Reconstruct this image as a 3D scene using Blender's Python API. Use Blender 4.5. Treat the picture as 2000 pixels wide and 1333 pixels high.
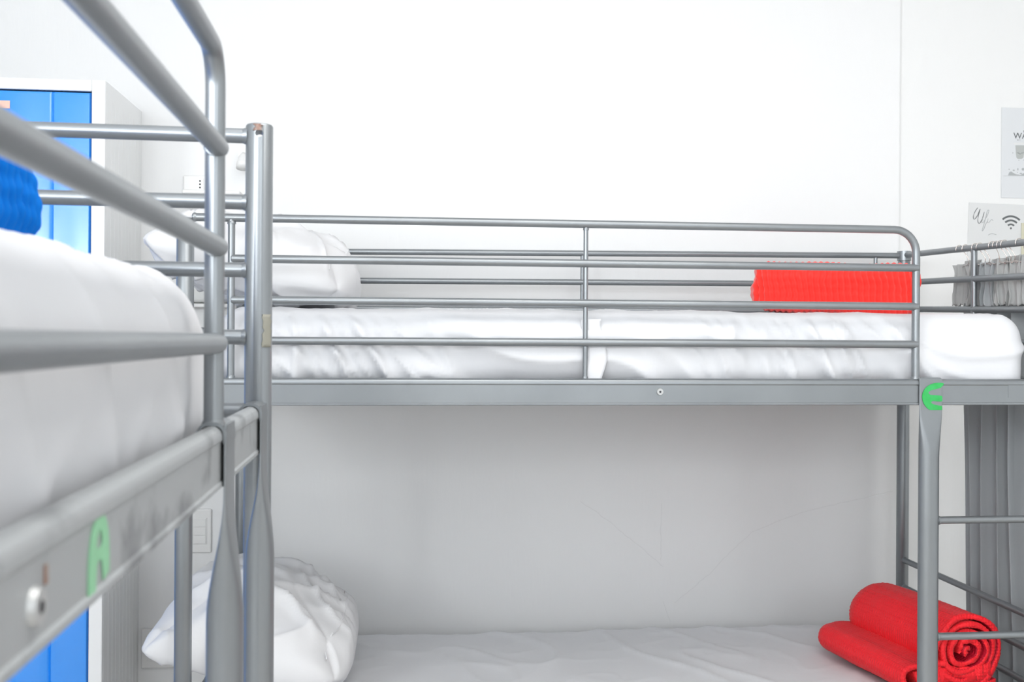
import bpy, bmesh, math, random
from mathutils import Vector, Matrix, noise
random.seed(7)
for o in list(bpy.data.objects):
    bpy.data.objects.remove(o)
C = bpy.context.scene.collection
sc = bpy.context.scene
H = 1.36                       # eye height above the floor
PI = math.pi

# ------------------------------------------------------------------ camera
TH = math.radians(6.0)
cam = bpy.data.cameras.new('camera')
cam.lens = 36.0; cam.sensor_width = 36.0
cam.shift_y = -0.003
cam.clip_start = 0.02
cam.dof.use_dof = True
cam.dof.focus_distance = 2.45
cam.dof.aperture_fstop = 10.0
co = bpy.data.objects.new('camera', cam); C.objects.link(co)
co.matrix_world = (Matrix.Translation((0, 0, H)) @ Matrix.Rotation(-TH, 4, 'Z')
                   @ Matrix.Rotation(PI/2, 4, 'X') @ Matrix.Rotation(0.0062, 4, 'Z'))
sc.camera = co

# ------------------------------------------------------------------ world, lights, exposure
w = bpy.data.worlds.new('world'); sc.world = w; w.use_nodes = True
w.node_tree.nodes['Background'].inputs[0].default_value = (0.85, 0.92, 1.0, 1)
w.node_tree.nodes['Background'].inputs[1].default_value = 1.5
sc.view_settings.view_transform = 'Standard'
sc.view_settings.look = 'None'
sc.view_settings.gamma = 1.0
sc.view_settings.use_curve_mapping = False
sc.view_settings.exposure = 0.32

def area(name, loc, rot, sx, sy, power, col=(1, 1, 1)):
    l = bpy.data.lights.new(name, 'AREA'); l.shape = 'RECTANGLE'
    l.size = sx; l.size_y = sy; l.energy = power; l.color = col
    o = bpy.data.objects.new(name, l); C.objects.link(o)
    o.location = loc; o.rotation_euler = rot
    return o
# daylight through the two windows behind the camera and the one in the left wall, and the ceiling lamp
area('window_light', (-1.1, -2.62, H+0.75), (PI/2, 0, 0), 1.3, 1.3, 58, (0.95, 0.98, 1.0))
area('window_light', (1.5, -2.62, H+0.75), (PI/2, 0, 0), 1.3, 1.3, 20, (0.93, 0.97, 1.0))
area('side_window_light', (-2.34, -1.2, H+0.68), (0, -PI/2, 0), 1.5, 1.55, 85, (0.95, 0.98, 1.0))
area('ceiling_lamp_light', (0.5, 0.8, H+1.56), (0, 0, 0), 1.6, 1.6, 26, (1.0, 0.97, 0.93))

# ------------------------------------------------------------------ materials
def new_mat(name, col, rough=0.5, metal=0.0, spec=0.5):
    m = bpy.data.materials.new(name); m.use_nodes = True
    b = m.node_tree.nodes['Principled BSDF']
    b.inputs['Base Color'].default_value = (*col, 1)
    b.inputs['Roughness'].default_value = rough
    b.inputs['Metallic'].default_value = metal
    b.inputs['Specular IOR Level'].default_value = spec
    return m
def N(m, t, **kw):
    n = m.node_tree.nodes.new(t)
    for k, v in kw.items():
        if k in n.inputs.keys(): n.inputs[k].default_value = v
        else: setattr(n, k, v)
    return n
def L(m, a, b): m.node_tree.links.new(a, b)
def add_noise_colour(m, c1, c2, scale=8, detail=4, coord='Object', lo=0.35, hi=0.65):
    b = m.node_tree.nodes['Principled BSDF']
    tc = N(m, 'ShaderNodeTexCoord'); nz = N(m, 'ShaderNodeTexNoise', Scale=scale, Detail=detail)
    r = N(m, 'ShaderNodeValToRGB')
    r.color_ramp.elements[0].position = lo; r.color_ramp.elements[1].position = hi
    r.color_ramp.elements[0].color = (*c1, 1); r.color_ramp.elements[1].color = (*c2, 1)
    L(m, tc.outputs[coord], nz.inputs['Vector']); L(m, nz.outputs['Fac'], r.inputs['Fac'])
    L(m, r.outputs['Color'], b.inputs['Base Color'])
    return tc, nz, r
def add_bump(m, scale=200, strength=0.1, dist=0.001, detail=3, coord='Object', stretch=None):
    b = m.node_tree.nodes['Principled BSDF']
    tc = N(m, 'ShaderNodeTexCoord'); nz = N(m, 'ShaderNodeTexNoise', Scale=scale, Detail=detail)
    src = tc.outputs[coord]
    if stretch:
        mp = N(m, 'ShaderNodeMapping'); mp.inputs['Scale'].default_value = stretch
        L(m, src, mp.inputs['Vector']); src = mp.outputs['Vector']
    bp = N(m, 'ShaderNodeBump', Strength=strength, Distance=dist)
    L(m, src, nz.inputs['Vector']); L(m, nz.outputs['Fac'], bp.inputs['Height'])
    L(m, bp.outputs['Normal'], b.inputs['Normal'])
    return bp

M = {}
M['metal'] = new_mat('grey_painted_metal', (0.27, 0.29, 0.305), 0.34, 0.68)
add_noise_colour(M['metal'], (0.25, 0.268, 0.282), (0.28, 0.30, 0.314), 5, 3)
add_bump(M['metal'], 260, 0.06, 0.0006)
# scuffed beam paint (wear only)
M['scuffed'] = new_mat('scuffed_grey_paint', (0.31, 0.335, 0.355), 0.42, 0.4)
add_noise_colour(M['scuffed'], (0.23, 0.24, 0.25), (0.40, 0.42, 0.43), 16, 6, lo=0.34, hi=0.47)
add_bump(M['scuffed'], 60, 0.12, 0.001)
M['weld'] = new_mat('weld_grey', (0.29, 0.31, 0.325), 0.33, 0.55)
M['bolt'] = new_mat('zinc_bolt', (0.50, 0.51, 0.51), 0.45, 0.6)
M['dark'] = new_mat('dark_rubber', (0.03, 0.03, 0.035), 0.6)
M['rust'] = new_mat('rust', (0.28, 0.11, 0.05), 0.8)
add_noise_colour(M['rust'], (0.22, 0.08, 0.04), (0.33, 0.28, 0.25), 90, 4)
M['tape'] = new_mat('old_tape', (0.28, 0.275, 0.23), 0.7)
M['green'] = new_mat('green_sticker', (0.06, 0.62, 0.17), 0.45)
add_noise_colour(M['green'], (0.015, 0.36, 0.06), (0.04, 0.46, 0.12), 30, 3)
M['green_pale'] = new_mat('pale_green_sticker', (0.24, 0.52, 0.31), 0.5)
M['sheet'] = new_mat('white_cotton', (0.70, 0.71, 0.735), 0.55, 0, 0.35)
M['sheet'].node_tree.nodes['Principled BSDF'].inputs['Sheen Weight'].default_value = 0.15
add_bump(M['sheet'], 45, 0.12, 0.004, 4)
M['pillow'] = new_mat('white_pillowcase', (0.74, 0.745, 0.76), 0.55, 0, 0.25)
add_bump(M['pillow'], 40, 0.15, 0.004, 4)
M['red'] = new_mat('red_knit', (0.95, 0.04, 0.03), 0.85, 0, 0.2)
M['red'].node_tree.nodes['Principled BSDF'].inputs['Sheen Weight'].default_value = 0.3
add_bump(M['red'], 300, 0.4, 0.001, 2)
M['red_quilt'] = new_mat('red_waffle_cotton', (1.0, 0.018, 0.03), 0.55, 0, 0.3)
M['red_quilt_back'] = new_mat('dark_red_lining', (0.55, 0.008, 0.03), 0.6, 0, 0.3)
M['red_quilt'].node_tree.nodes['Principled BSDF'].inputs['Sheen Weight'].default_value = 0.06
for _m in (M['red_quilt'], M['red_quilt_back']):
    tc = N(_m, 'ShaderNodeTexCoord'); sx_ = N(_m, 'ShaderNodeSeparateXYZ'); L(_m, tc.outputs['Object'], sx_.inputs[0])
    ws = []
    for ax_ in ('X', 'Y', 'Z'):
        k = N(_m, 'ShaderNodeMath', operation='MULTIPLY'); k.inputs[1].default_value = 2*PI/0.0085; L(_m, sx_.outputs[ax_], k.inputs[0])
        c_ = N(_m, 'ShaderNodeMath', operation='SINE'); L(_m, k.outputs[0], c_.inputs[0]); ws.append(c_)
    a_ = N(_m, 'ShaderNodeMath', operation='ADD'); L(_m, ws[0].outputs[0], a_.inputs[0]); L(_m, ws[2].outputs[0], a_.inputs[1])
    b_ = N(_m, 'ShaderNodeMath', operation='MAXIMUM'); L(_m, a_.outputs[0], b_.inputs[0]); L(_m, ws[1].outputs[0], b_.inputs[1])
    bp = N(_m, 'ShaderNodeBump', Strength=0.5, Distance=0.0012); L(_m, b_.outputs[0], bp.inputs['Height'])
    L(_m, bp.outputs['Normal'], _m.node_tree.nodes['Principled BSDF'].inputs['Normal'])
M['blue_knit'] = new_mat('blue_knit', (0.0, 0.16, 0.60), 0.85, 0, 0.2)
add_bump(M['blue_knit'], 200, 0.4, 0.001, 2)
M['locker_blue'] = new_mat('blue_lacquer', (0.0, 0.29, 0.95), 0.25, 0.0, 0.9)
M['locker_blue'].node_tree.nodes['Principled BSDF'].inputs['Coat Weight'].default_value = 1.0
M['locker_blue'].node_tree.nodes['Principled BSDF'].inputs['Coat Roughness'].default_value = 0.2
M['locker_white'] = new_mat('white_lacquer', (0.86, 0.87, 0.87), 0.35)
M['plastic'] = new_mat('white_plastic', (0.80, 0.80, 0.79), 0.35)
M['plastic_grey'] = new_mat('pale_grey_plastic', (0.62, 0.63, 0.62), 0.4)
M['seam'] = new_mat('socket_hole_black', (0.02, 0.02, 0.02), 0.6)
M['pink'] = new_mat('salmon_label', (0.92, 0.55, 0.45), 0.6)
M['curtain'] = new_mat('grey_curtain_cloth', (0.42, 0.445, 0.46), 0.85, 0, 0.2)
add_bump(M['curtain'], 400, 0.25, 0.0006, 2)
M['curtain_light'] = new_mat('light_grey_cloth', (0.47, 0.48, 0.475), 0.85, 0, 0.2)
add_bump(M['curtain_light'], 300, 0.25, 0.001, 2)
M['wire'] = new_mat('chrome_wire', (0.75, 0.68, 0.64), 0.2, 0.95)
M['paper'] = new_mat('paper_in_sleeve', (0.70, 0.72, 0.74), 0.25)
M['paper_wifi'] = new_mat('grey_white_paper', (0.70, 0.71, 0.71), 0.3)
M['paper_beige'] = new_mat('beige_paper', (0.62, 0.60, 0.46), 0.5)
M['ink'] = new_mat('grey_ink', (0.13, 0.14, 0.145), 0.6)
M['ink_soft'] = new_mat('pale_grey_ink', (0.40, 0.42, 0.43), 0.6)
M['floor'] = new_mat('beige_tile', (0.50, 0.46, 0.42), 0.4)
add_noise_colour(M['floor'], (0.60, 0.56, 0.52), (0.68, 0.64, 0.60), 3, 4)
M['frame'] = new_mat('window_frame_white', (0.8, 0.8, 0.8), 0.4)
M['glass'] = new_mat('window_glass', (1, 1, 1), 0.0)
M['glass'].node_tree.nodes['Principled BSDF'].inputs['Transmission Weight'].default_value = 1.0
M['skirting'] = new_mat('cream_skirting', (0.66, 0.62, 0.56), 0.4)

# plastered wall, with hairline cracks and the brushed relief of the paint
def wall_material(name, col, cracks=()):
    m = new_mat(name, col, 0.6, 0, 0.3)
    b = m.node_tree.nodes['Principled BSDF']
    tc = N(m, 'ShaderNodeTexCoord')
    mp = N(m, 'ShaderNodeMapping'); mp.inputs['Scale'].default_value = (60, 60, 14)
    n1 = N(m, 'ShaderNodeTexNoise', Scale=1.0, Detail=4)
    L(m, tc.outputs['Object'], mp.inputs['Vector']); L(m, mp.outputs['Vector'], n1.inputs['Vector'])
    n2 = N(m, 'ShaderNodeTexNoise', Scale=7.0, Detail=3); L(m, tc.outputs['Object'], n2.inputs['Vector'])
    add = N(m, 'ShaderNodeMath', operation='ADD')
    L(m, n1.outputs['Fac'], add.inputs[0]); L(m, n2.outputs['Fac'], add.inputs[1])
    h = add.outputs[0]
    crack = None
    if cracks:
        wob = N(m, 'ShaderNodeTexNoise', Scale=22.0, Detail=4); L(m, tc.outputs['Object'], wob.inputs['Vector'])
        sub = N(m, 'ShaderNodeVectorMath', operation='SUBTRACT'); sub.inputs[1].default_value = (0.5, 0.5, 0.5)
        L(m, wob.outputs['Color'], sub.inputs[0])
        scl = N(m, 'ShaderNodeVectorMath', operation='SCALE'); scl.inputs['Scale'].default_value = 0.014
        L(m, sub.outputs[0], scl.inputs[0])
        ad = N(m, 'ShaderNodeVectorMath', operation='ADD')
        L(m, tc.outputs['Object'], ad.inputs[0]); L(m, scl.outputs[0], ad.inputs[1])
        flat = N(m, 'ShaderNodeVectorMath', operation='MULTIPLY'); flat.inputs[1].default_value = (1, 0, 1)
        L(m, ad.outputs[0], flat.inputs[0])
        for (x0, z0, x1, z1) in cracks:
            a = Vector((x0, 0, z0)); d = Vector((x1-x0, 0, z1-z0)); ll = d.length_squared
            s = N(m, 'ShaderNodeVectorMath', operation='SUBTRACT'); s.inputs[1].default_value = a
            L(m, flat.outputs[0], s.inputs[0])
            dt = N(m, 'ShaderNodeVectorMath', operation='DOT_PRODUCT'); dt.inputs[1].default_value = d/ll
            L(m, s.outputs[0], dt.inputs[0])
            cl = N(m, 'ShaderNodeClamp'); L(m, dt.outputs['Value'], cl.inputs['Value'])
            pr = N(m, 'ShaderNodeVectorMath', operation='SCALE'); pr.inputs[0].default_value = d
            L(m, cl.outputs[0], pr.inputs['Scale'])
            df = N(m, 'ShaderNodeVectorMath', operation='DISTANCE')
            L(m, s.outputs[0], df.inputs[0]); L(m, pr.outputs[0], df.inputs[1])
            if crack is None: crack = df.outputs['Value']
            else:
                mn = N(m, 'ShaderNodeMath', operation='MINIMUM')
                L(m, crack, mn.inputs[0]); L(m, df.outputs['Value'], mn.inputs[1]); crack = mn.outputs[0]
        mr = N(m, 'ShaderNodeMapRange'); mr.inputs['From Min'].default_value = 0.0004
        mr.inputs['From Max'].default_value = 0.0018; mr.inputs['To Min'].default_value = 0.0; mr.inputs['To Max'].default_value = 1.0
        L(m, crack, mr.inputs['Value'])
        mx = N(m, 'ShaderNodeMix'); mx.data_type = 'RGBA'
        mx.inputs['A'].default_value = (col[0]*0.93, col[1]*0.93, col[2]*0.93, 1); mx.inputs['B'].default_value = (*col, 1)
        L(m, mr.outputs[0], mx.inputs['Factor']); L(m, mx.outputs['Result'], b.inputs['Base Color'])
        ad2 = N(m, 'ShaderNodeMath', operation='MULTIPLY_ADD')
        L(m, mr.outputs[0], ad2.inputs[0]); ad2.inputs[1].default_value = 0.5; L(m, h, ad2.inputs[2]); h = ad2.outputs[0]
    bp = N(m, 'ShaderNodeBump', Strength=0.22, Distance=0.002)
    L(m, h, bp.inputs['Height']); L(m, bp.outputs['Normal'], b.inputs['Normal'])
    return m

# ------------------------------------------------------------------ mesh helpers
def mesh_obj(name, verts, faces, mat, parent=None, smooth=True, mats=None, fmat=None):
    me = bpy.data.meshes.new(name)
    me.from_pydata([tuple(v) for v in verts], [], faces)
    me.update()
    if mats:
        for q in mats: me.materials.append(q)
        if fmat: me.polygons.foreach_set('material_index', fmat)
    else: me.materials.append(mat)
    if smooth: me.polygons.foreach_set('use_smooth', [True]*len(me.polygons))
    b = bmesh.new(); b.from_mesh(me); bmesh.ops.recalc_face_normals(b, faces=b.faces); b.to_mesh(me); b.free()
    o = bpy.data.objects.new(name, me); C.objects.link(o)
    if parent: o.parent = parent
    return o
def bm_obj(name, bm, mat, parent=None, smooth=False):
    me = bpy.data.meshes.new(name); bm.normal_update(); bm.to_mesh(me); bm.free()
    me.materials.append(mat)
    if smooth: me.polygons.foreach_set('use_smooth', [True]*len(me.polygons))
    o = bpy.data.objects.new(name, me); C.objects.link(o)
    if parent: o.parent = parent
    return o
def tag(o, label=None, cat=None, group=None, kind=None):
    if label: o['label'] = label
    if cat: o['category'] = cat
    if group: o['group'] = group
    if kind: o['kind'] = kind
    return o
def empty(name, loc, rz=0):
    o = bpy.data.objects.new(name, None); C.objects.link(o)
    o.location = loc; o.rotation_euler = (0, 0, rz); o.empty_display_size = 0.1
    return o
def add_box(bm, c, s, bev=0.0, rot=None, seg=2):
    r = bmesh.ops.create_cube(bm, size=1.0)
    vs = r['verts']
    for v in vs: v.co = Vector((v.co.x*s[0], v.co.y*s[1], v.co.z*s[2]))
    if bev > 0:
        es = list({e for v in vs for e in v.link_edges})
        rr = bmesh.ops.bevel(bm, geom=es, offset=bev, segments=seg, affect='EDGES', profile=0.5)
        vs = list({v for f in rr['faces'] for v in f.verts} | {v for v in vs if v.is_valid})
    m = Matrix.Translation(c)
    if rot: m = m @ rot
    bmesh.ops.transform(bm, matrix=m, verts=vs)
def box(name, c, s, mat, parent=None, bev=0.0, rot=None, seg=2):
    bm = bmesh.new(); add_box(bm, c, s, bev, rot, seg)
    return bm_obj(name, bm, mat, parent)
def sweep(path, r, n=16, cap=True, flat=1.0):
    """tube along a 3D polyline with parallel transport; returns verts, faces"""
    P = [Vector(p) for p in path]; V = []; F = []
    rr = r if isinstance(r, (list, tuple)) else [r]*len(P)
    T = []
    for i in range(len(P)):
        a = P[max(i-1, 0)]; b = P[min(i+1, len(P)-1)]
        T.append((b-a).normalized())
    u = Vector((0, 0, 1)) if abs(T[0].z) < 0.9 else Vector((1, 0, 0))
    u = (u - T[0]*u.dot(T[0])).normalized()
    for i, p in enumerate(P):
        u = (u - T[i]*u.dot(T[i])).normalized(); v = T[i].cross(u)
        for k in range(n):
            a = 2*PI*k/n
            V.append(p + (u*math.cos(a)*flat + v*math.sin(a))*rr[i])
    for i in range(len(P)-1):
        for k in range(n):
            a = i*n+k; b = i*n+(k+1) % n
            F.append((a, b, b+n, a+n))
    if cap:
        F.append(tuple(range(n-1, -1, -1))); F.append(tuple(range((len(P)-1)*n, len(P)*n)))
    return V, F
def merge(parts):
    V = []; F = []
    for v, f in parts:
        o = len(V); V += list(v); F += [tuple(i+o for i in q) for q in f]
    return V, F
def auto(o, ang=40):
    me = o.data
    try: me.set_sharp_from_angle(angle=math.radians(ang))
    except Exception: pass
    return o
def tube(name, path, r, mat, parent=None, n=20, extra=None):
    """one tube with slightly rounded ends; extra = further (verts, faces) welded into the same part"""
    P = [Vector(p) for p in path]
    a = (P[1]-P[0]).normalized(); b = (P[-1]-P[-2]).normalized(); e = min(r*0.18, 0.003)
    Q = [P[0], P[0]+a*e] + P[1:-1] + [P[-1]-b*e, P[-1]]
    rr = [r-e] + [r]*(len(Q)-2) + [r-e]
    v, f = sweep(Q, rr, n)
    if extra: v, f = merge([(v, f)] + extra)
    return auto(mesh_obj(name, v, f, mat, parent))
def arc(c, a0, a1, r, ax, ay, n=8):
    return [Vector(c)+Vector(ax)*r*math.cos(a0+(a1-a0)*i/n)+Vector(ay)*r*math.sin(a0+(a1-a0)*i/n) for i in range(n+1)]
def weld(p, axis, r):
    """a small weld bead: a flattened torus-like collar around the joint"""
    ax = Vector(axis).normalized(); p = Vector(p)
    return sweep([p-ax*0.0035, p-ax*0.001, p+ax*0.0025], [r*1.17, r*1.15, r*1.0], 14)
def extrude_profile(prof, x0, x1, n=1):
    """closed 2D profile (y,z) extruded along x"""
    V = []; F = []; m = len(prof)
    for i in range(n+1):
        x = x0+(x1-x0)*i/n
        V += [Vector((x, y, z)) for y, z in prof]
    for i in range(n):
        for k in range(m):
            a = i*m+k; b = i*m+(k+1) % m
            F.append((a, a+m, b+m, b))
    F.append(tuple(range(m))); F.append(tuple(range((n+1)*m-1, n*m-1, -1)))
    return V, F

# ------------------------------------------------------------------ the room
WY = 3.25                                   # back wall
XL, XR, YF, ZC = -2.2, 3.3, -2.5, H+1.62
def wpos(u, v, Y):                          # where the sight line of a photo point meets the plane at depth Y
    a = math.atan((u-1000)/2000.0)+TH
    X = math.tan(a)*Y; d = X*math.sin(TH)+Y*math.cos(TH)
    z = (660.4+0.0062*(u-1000)-v)*d/2000.0
    return X, z+H
XS = wpos(1757, 300, WY)[0]                 # where the wall steps back
def cr(u0, v0, u1, v1):
    a = wpos(u0, v0, WY); b = wpos(u1, v1, WY)
    return (a[0], a[1], b[0], b[1])
cracks = [cr(1135, 980, 1190, 1018), cr(1190, 1018, 1298, 1108), cr(1293, 985, 1293, 1095), cr(1321, 1180, 1378, 1130),
          cr(1378, 1130, 1470, 1040), cr(1470, 1040, 1570, 1000), cr(1570, 1000, 1745, 960), cr(1298, 1175, 1312, 1215)]
M['wall'] = wall_material('white_wall_paint', (0.84, 0.845, 0.845), cracks)
M['wall_plain'] = wall_material('white_wall_plain', (0.84, 0.845, 0.84))
M['ceiling'] = new_mat('ceiling_paint', (0.85, 0.85, 0.85), 0.8)
tag(box('floor', ((XL+XR)/2, (YF+WY)/2, -0.05), (XR-XL+0.4, WY-YF+0.4, 0.1), M['floor']), kind='structure')
tag(box('ceiling', ((XL+XR)/2, (YF+WY)/2, ZC+0.05), (XR-XL+0.4, WY-YF+0.4, 0.1), M['ceiling']), kind='structure')
# back wall: nearer part up to the step, then a part set back by four centimetres
tag(box('wall_back', ((XL-0.1+XS)/2, WY+0.1, ZC/2), (XS-XL+0.1, 0.2, ZC), M['wall'], bev=0.006), kind='structure')
tag(box('wall_back_recess', ((XS+XR+0.1)/2, WY+0.106, ZC/2), (XR+0.1-XS, 0.188, ZC), M['wall_plain']), kind='structure')
tag(box('wall_right', (XR+0.06, (YF+WY)/2, ZC/2), (0.12, WY-YF, ZC), M['wall_plain']), kind='structure')
def wall_with_holes(name, axis, pos, lo, hi, holes, th=0.12):
    bm = bmesh.new()
    def put(a0, a1, z0, z1):
        if a1-a0 < 1e-4 or z1-z0 < 1e-4: return
        c = (a0+a1)/2; z = (z0+z1)/2
        if axis == 'y': add_box(bm, (c, pos, z), (a1-a0, th, z1-z0))
        else: add_box(bm, (pos, c, z), (th, a1-a0, z1-z0))
    a = lo
    for (h0, h1, z0, z1) in holes:
        put(a, h0, 0, ZC); put(h0, h1, 0, z0); put(h0, h1, z1, ZC); a = h1
    put(a, hi, 0, ZC)
    return tag(bm_obj(name, bm, M['wall_plain']), kind='structure')
wall_with_holes('wall_front', 'y', YF-0.06, XL-0.12, XR+0.12, [(-1.75, -0.45, H+0.08, H+1.42), (0.85, 2.15, H+0.08, H+1.42)])
wall_with_holes('wall_left', 'x', XL-0.06, YF, WY, [(-2.0, -0.4, H-0.1, H+1.45)])
def window(name, axis, pos, a0, a1, z0, z1):
    bm = bmesh.new()
    def put(c, z, sa, sz):
        if axis == 'y': add_box(bm, (c, pos, z), (sa, 0.05, sz), 0.004)
        else: add_box(bm, (pos, c, z), (0.05, sa, sz), 0.004)
    m = (a0+a1)/2; zc = (z0+z1)/2
    put(a0+0.03, zc, 0.06, z1-z0); put(a1-0.03, zc, 0.06, z1-z0); put(m, zc, 0.06, z1-z0)
    put(m, z0+0.03, a1-a0, 0.06); put(m, z1-0.03, a1-a0, 0.06)
    return tag(bm_obj(name, bm, M['frame']), kind='structure')
window('window_1', 'y', YF-0.06, -1.75, -0.45, H+0.08, H+1.42)
window('window_2', 'y', YF-0.06, 0.85, 2.15, H+0.08, H+1.42)
window('window_3', 'x', XL-0.06, -2.0, -0.4, H-0.1, H+1.45)
tag(box('baseboard_back', ((XL+XS)/2, WY-0.006, 0.04), (XS-XL-0.001, 0.012, 0.08), M['skirting'], bev=0.003), kind='structure')

# ------------------------------------------------------------------ bunk beds
# local frame: origin on the floor at the ladder-end front post; x runs to the head (negative), y to the rear
BEAM_T = 0.028
def beam_profile(z0, z1, t=BEAM_T):
    h = t/2; pts = []
    # rounded roll along the top, a flat recessed face, a small lip at the bottom
    r = 0.0095
    for i in range(7):
        a = PI*i/6/1.0
    top = [(-h+r*(1-math.cos(a)), z1-r+r*math.sin(a)) for a in [PI/2*i/5 for i in range(6)]]
    top += [(h-r*(1-math.cos(a)), z1-r+r*math.sin(a)) for a in [PI/2*(5-i)/5 for i in range(6)]]
    back = [(h, z1-r-0.003), (h-0.0018, z1-r-0.006), (h-0.0018, z0+0.007), (h, z0+0.005), (h, z0+0.0015), (h-0.0015, z0)]
    front = [(-h+0.0015, z0), (-h, z0+0.0015), (-h, z0+0.005), (-h+0.0018, z0+0.007), (-h+0.0018, z1-r-0.006), (-h, z1-r-0.003)]
    return top + back + front
def make_bunk(loc, rz, Lg, W, rp, guard, gz, x_ge, gend_r, foot_f, foot_r, top_f, top_r, rear_z, beam, mid_rear, label, lower=-1.02, beam_mat='metal', hole=False, bt=0.028):
    root = empty('bunk_bed', loc, rz)
    tag(root, label, 'bunk bed', 'grey tubular metal bunk beds')
    m = M['metal']; rr = 0.0093
    z0, z1 = beam[0]+H, beam[1]+H
    # four posts
    def post(x, y, ztop, drill=False):
        r = rp
        prof = [(r-0.0015, 0.0), (r, 0.0015), (r, ztop-0.0025), (r-0.0012, ztop-0.0006), (r-0.003, ztop), (r-0.0045, ztop-0.0012), (r-0.006, ztop-0.004)]
        v = []; f = []; n = 40
        for (q, z) in prof:
            v += [Vector((x+q*math.cos(2*PI*k/n), y+q*math.sin(2*PI*k/n), z)) for k in range(n)]
        for i in range(len(prof)-1):
            for k in range(n):
                a = i*n+k; b = i*n+(k+1) % n
                f.append((a, b, b+n, a+n))
        f.append(tuple(range(n-1, -1, -1))); f.append(tuple(range((len(prof)-1)*n, len(prof)*n)))
        o = auto(mesh_obj('post', v, f, m, root), 50)
        if drill:
            cut = bpy.data.meshes.new('tmp'); b = bmesh.new()
            bmesh.ops.create_cone(b, cap_ends=True, segments=20, radius1=0.0048, radius2=0.0048, depth=0.12)
            az = drill
            bmesh.ops.transform(b, matrix=Matrix.Translation((x, y, ztop-0.0135)) @ Matrix.Rotation(az, 4, 'Z') @ Matrix.Rotation(PI/2, 4, 'Y'), verts=b.verts)
            b.to_mesh(cut); b.free()
            co_ = bpy.data.objects.new('tmp', cut); C.objects.link(co_)
            md = o.modifiers.new('d', 'BOOLEAN'); md.object = co_; md.operation = 'DIFFERENCE'; md.solver = 'EXACT'
            mw = o.parent; o.parent = None
            bpy.context.view_layer.update()
            dg = bpy.context.evaluated_depsgraph_get()
            me = bpy.data.meshes.new_from_object(o.evaluated_get(dg)); me.name = 'post'
            o.modifiers.clear(); o.data = me; o.parent = mw
            auto(o, 50)
            bpy.data.objects.remove(co_)
        cp = bmesh.new(); bmesh.ops.create_cone(cp, cap_ends=True, segments=24, radius1=r+0.003, radius2=r+0.002, depth=0.03)
        bmesh.ops.transform(cp, matrix=Matrix.Translation((x, y, 0.015)), verts=cp.verts)
        bm_obj('foot_cap', cp, M['dark'], root, True)
        return o
    post(0, 0, top_f+H, hole); post(0, W, top_r+H); post(-Lg, 0, top_f+H); post(-Lg, W, top_r+H)
    # side beams, upper and lower, and the end cross bars
    bmat = M[beam_mat]
    for (za, zb) in ((z0, z1), (lower-(beam[1]-beam[0])+H, lower+H)):
        for y in (0, W):
            v, f = extrude_profile(beam_profile(za, zb, bt), -Lg+rp*0.8, -rp*0.8)
            v = [Vector((q.x, q.y+y, q.z)) for q in v]
            auto(mesh_obj('side_beam', v, f, bmat if y == 0 else m, root), 18)
        for x in (0, -Lg):
            v, f = extrude_profile(beam_profile(za+0.008, zb, 0.022), rp*0.8, W-rp*0.8)
            v = [Vector((x-q.y, q.x, q.z)) for q in v]
            auto(mesh_obj('end_bar', v, f, m, root), 18)
        ns = 13
        for i in range(ns):
            x = -Lg+0.1+(Lg-0.2)*i/(ns-1)
            box('slat', (x, W/2, za+0.016), (0.045, W-BEAM_T-0.001, 0.006), m, root, 0.001)
    # front guard: top rail bending down at the ladder side
    g_r = gend_r
    zt = gz[0]+H
    path = [(-Lg+rp*0.8, 0, zt), (x_ge-g_r-0.005, 0, zt)] + arc((x_ge-g_r, 0, zt-g_r), PI/2, 0, g_r, (1, 0, 0), (0, 0, 1), 9) + [(x_ge, 0, z1-0.002)]
    tube('guard_rail', path, rr, m, root, extra=[weld((x_ge, 0, z1+0.003), (0, 0, 1), rr), weld((-Lg+rp+0.003, 0, zt), (1, 0, 0), rr)])
    xl = -Lg+0.10
    for z in gz[1:]:
        tube('guard_rail', [(xl, -0.0015, z+H), (x_ge+0.004, -0.003, z+H)], rr, m, root, extra=[weld((x_ge-0.008, -0.001, z+H), (-1, 0, 0), rr)])
    tube('guard_post', [(xl, 0, z1-0.002), (xl, 0, zt)], rr*0.86, m, root, extra=[weld((xl, 0, zt-rr-0.001), (0, 0, 1), rr*0.9), weld((xl, 0, z1+0.002), (0, 0, 1), rr*0.9)])
    xm = (xl+x_ge)/2
    tube('guard_post', [(xm, 0.001, z1-0.002), (xm, 0.001, zt)], 0.0056, m, root, n=14, extra=[weld((xm, 0.001, zt-rr-0.001), (0, 0, 1), 0.006), weld((xm, 0.001, z1+0.002), (0, 0, 1), 0.0062)])
    # rear guard
    for (za, zb) in rear_z:
        tube('rear_rail', [(-Lg+rp*0.8, W, za+H), (-rp*0.8, W, zb+H)], rr, m, root)
    for x in mid_rear:
        tube('rear_guard_post', [(x, W, z1-0.002), (x, W, rear_z[0][0]+(rear_z[0][1]-rear_z[0][0])*(x+Lg)/Lg+H)], 0.006, m, root, n=14)
    # foot end: upper rails, lower rails, an upright at the middle
    for a, b in zip(foot_f, foot_r):
        tube('end_rail', [(0, rp*0.85, a+H), (0, W-rp*0.85, b+H)], rr, m, root, extra=[weld((0, rp+0.001, a+H), (0, 1, 0), rr)])
    tube('end_upright', [(0, W*0.5, z1-0.002), (0, W*0.5, (foot_f[0]+foot_r[0])/2+H)], 0.0085, m, root, n=16)
    for k in range(3):
        a = -0.706-0.087*k
        tube('end_rail', [(0, rp*0.85, a+H), (0, W-rp*0.85, a+H)], rr, m, root, extra=[weld((0, W-rp-0.001, a+H), (0, -1, 0), rr)])
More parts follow.
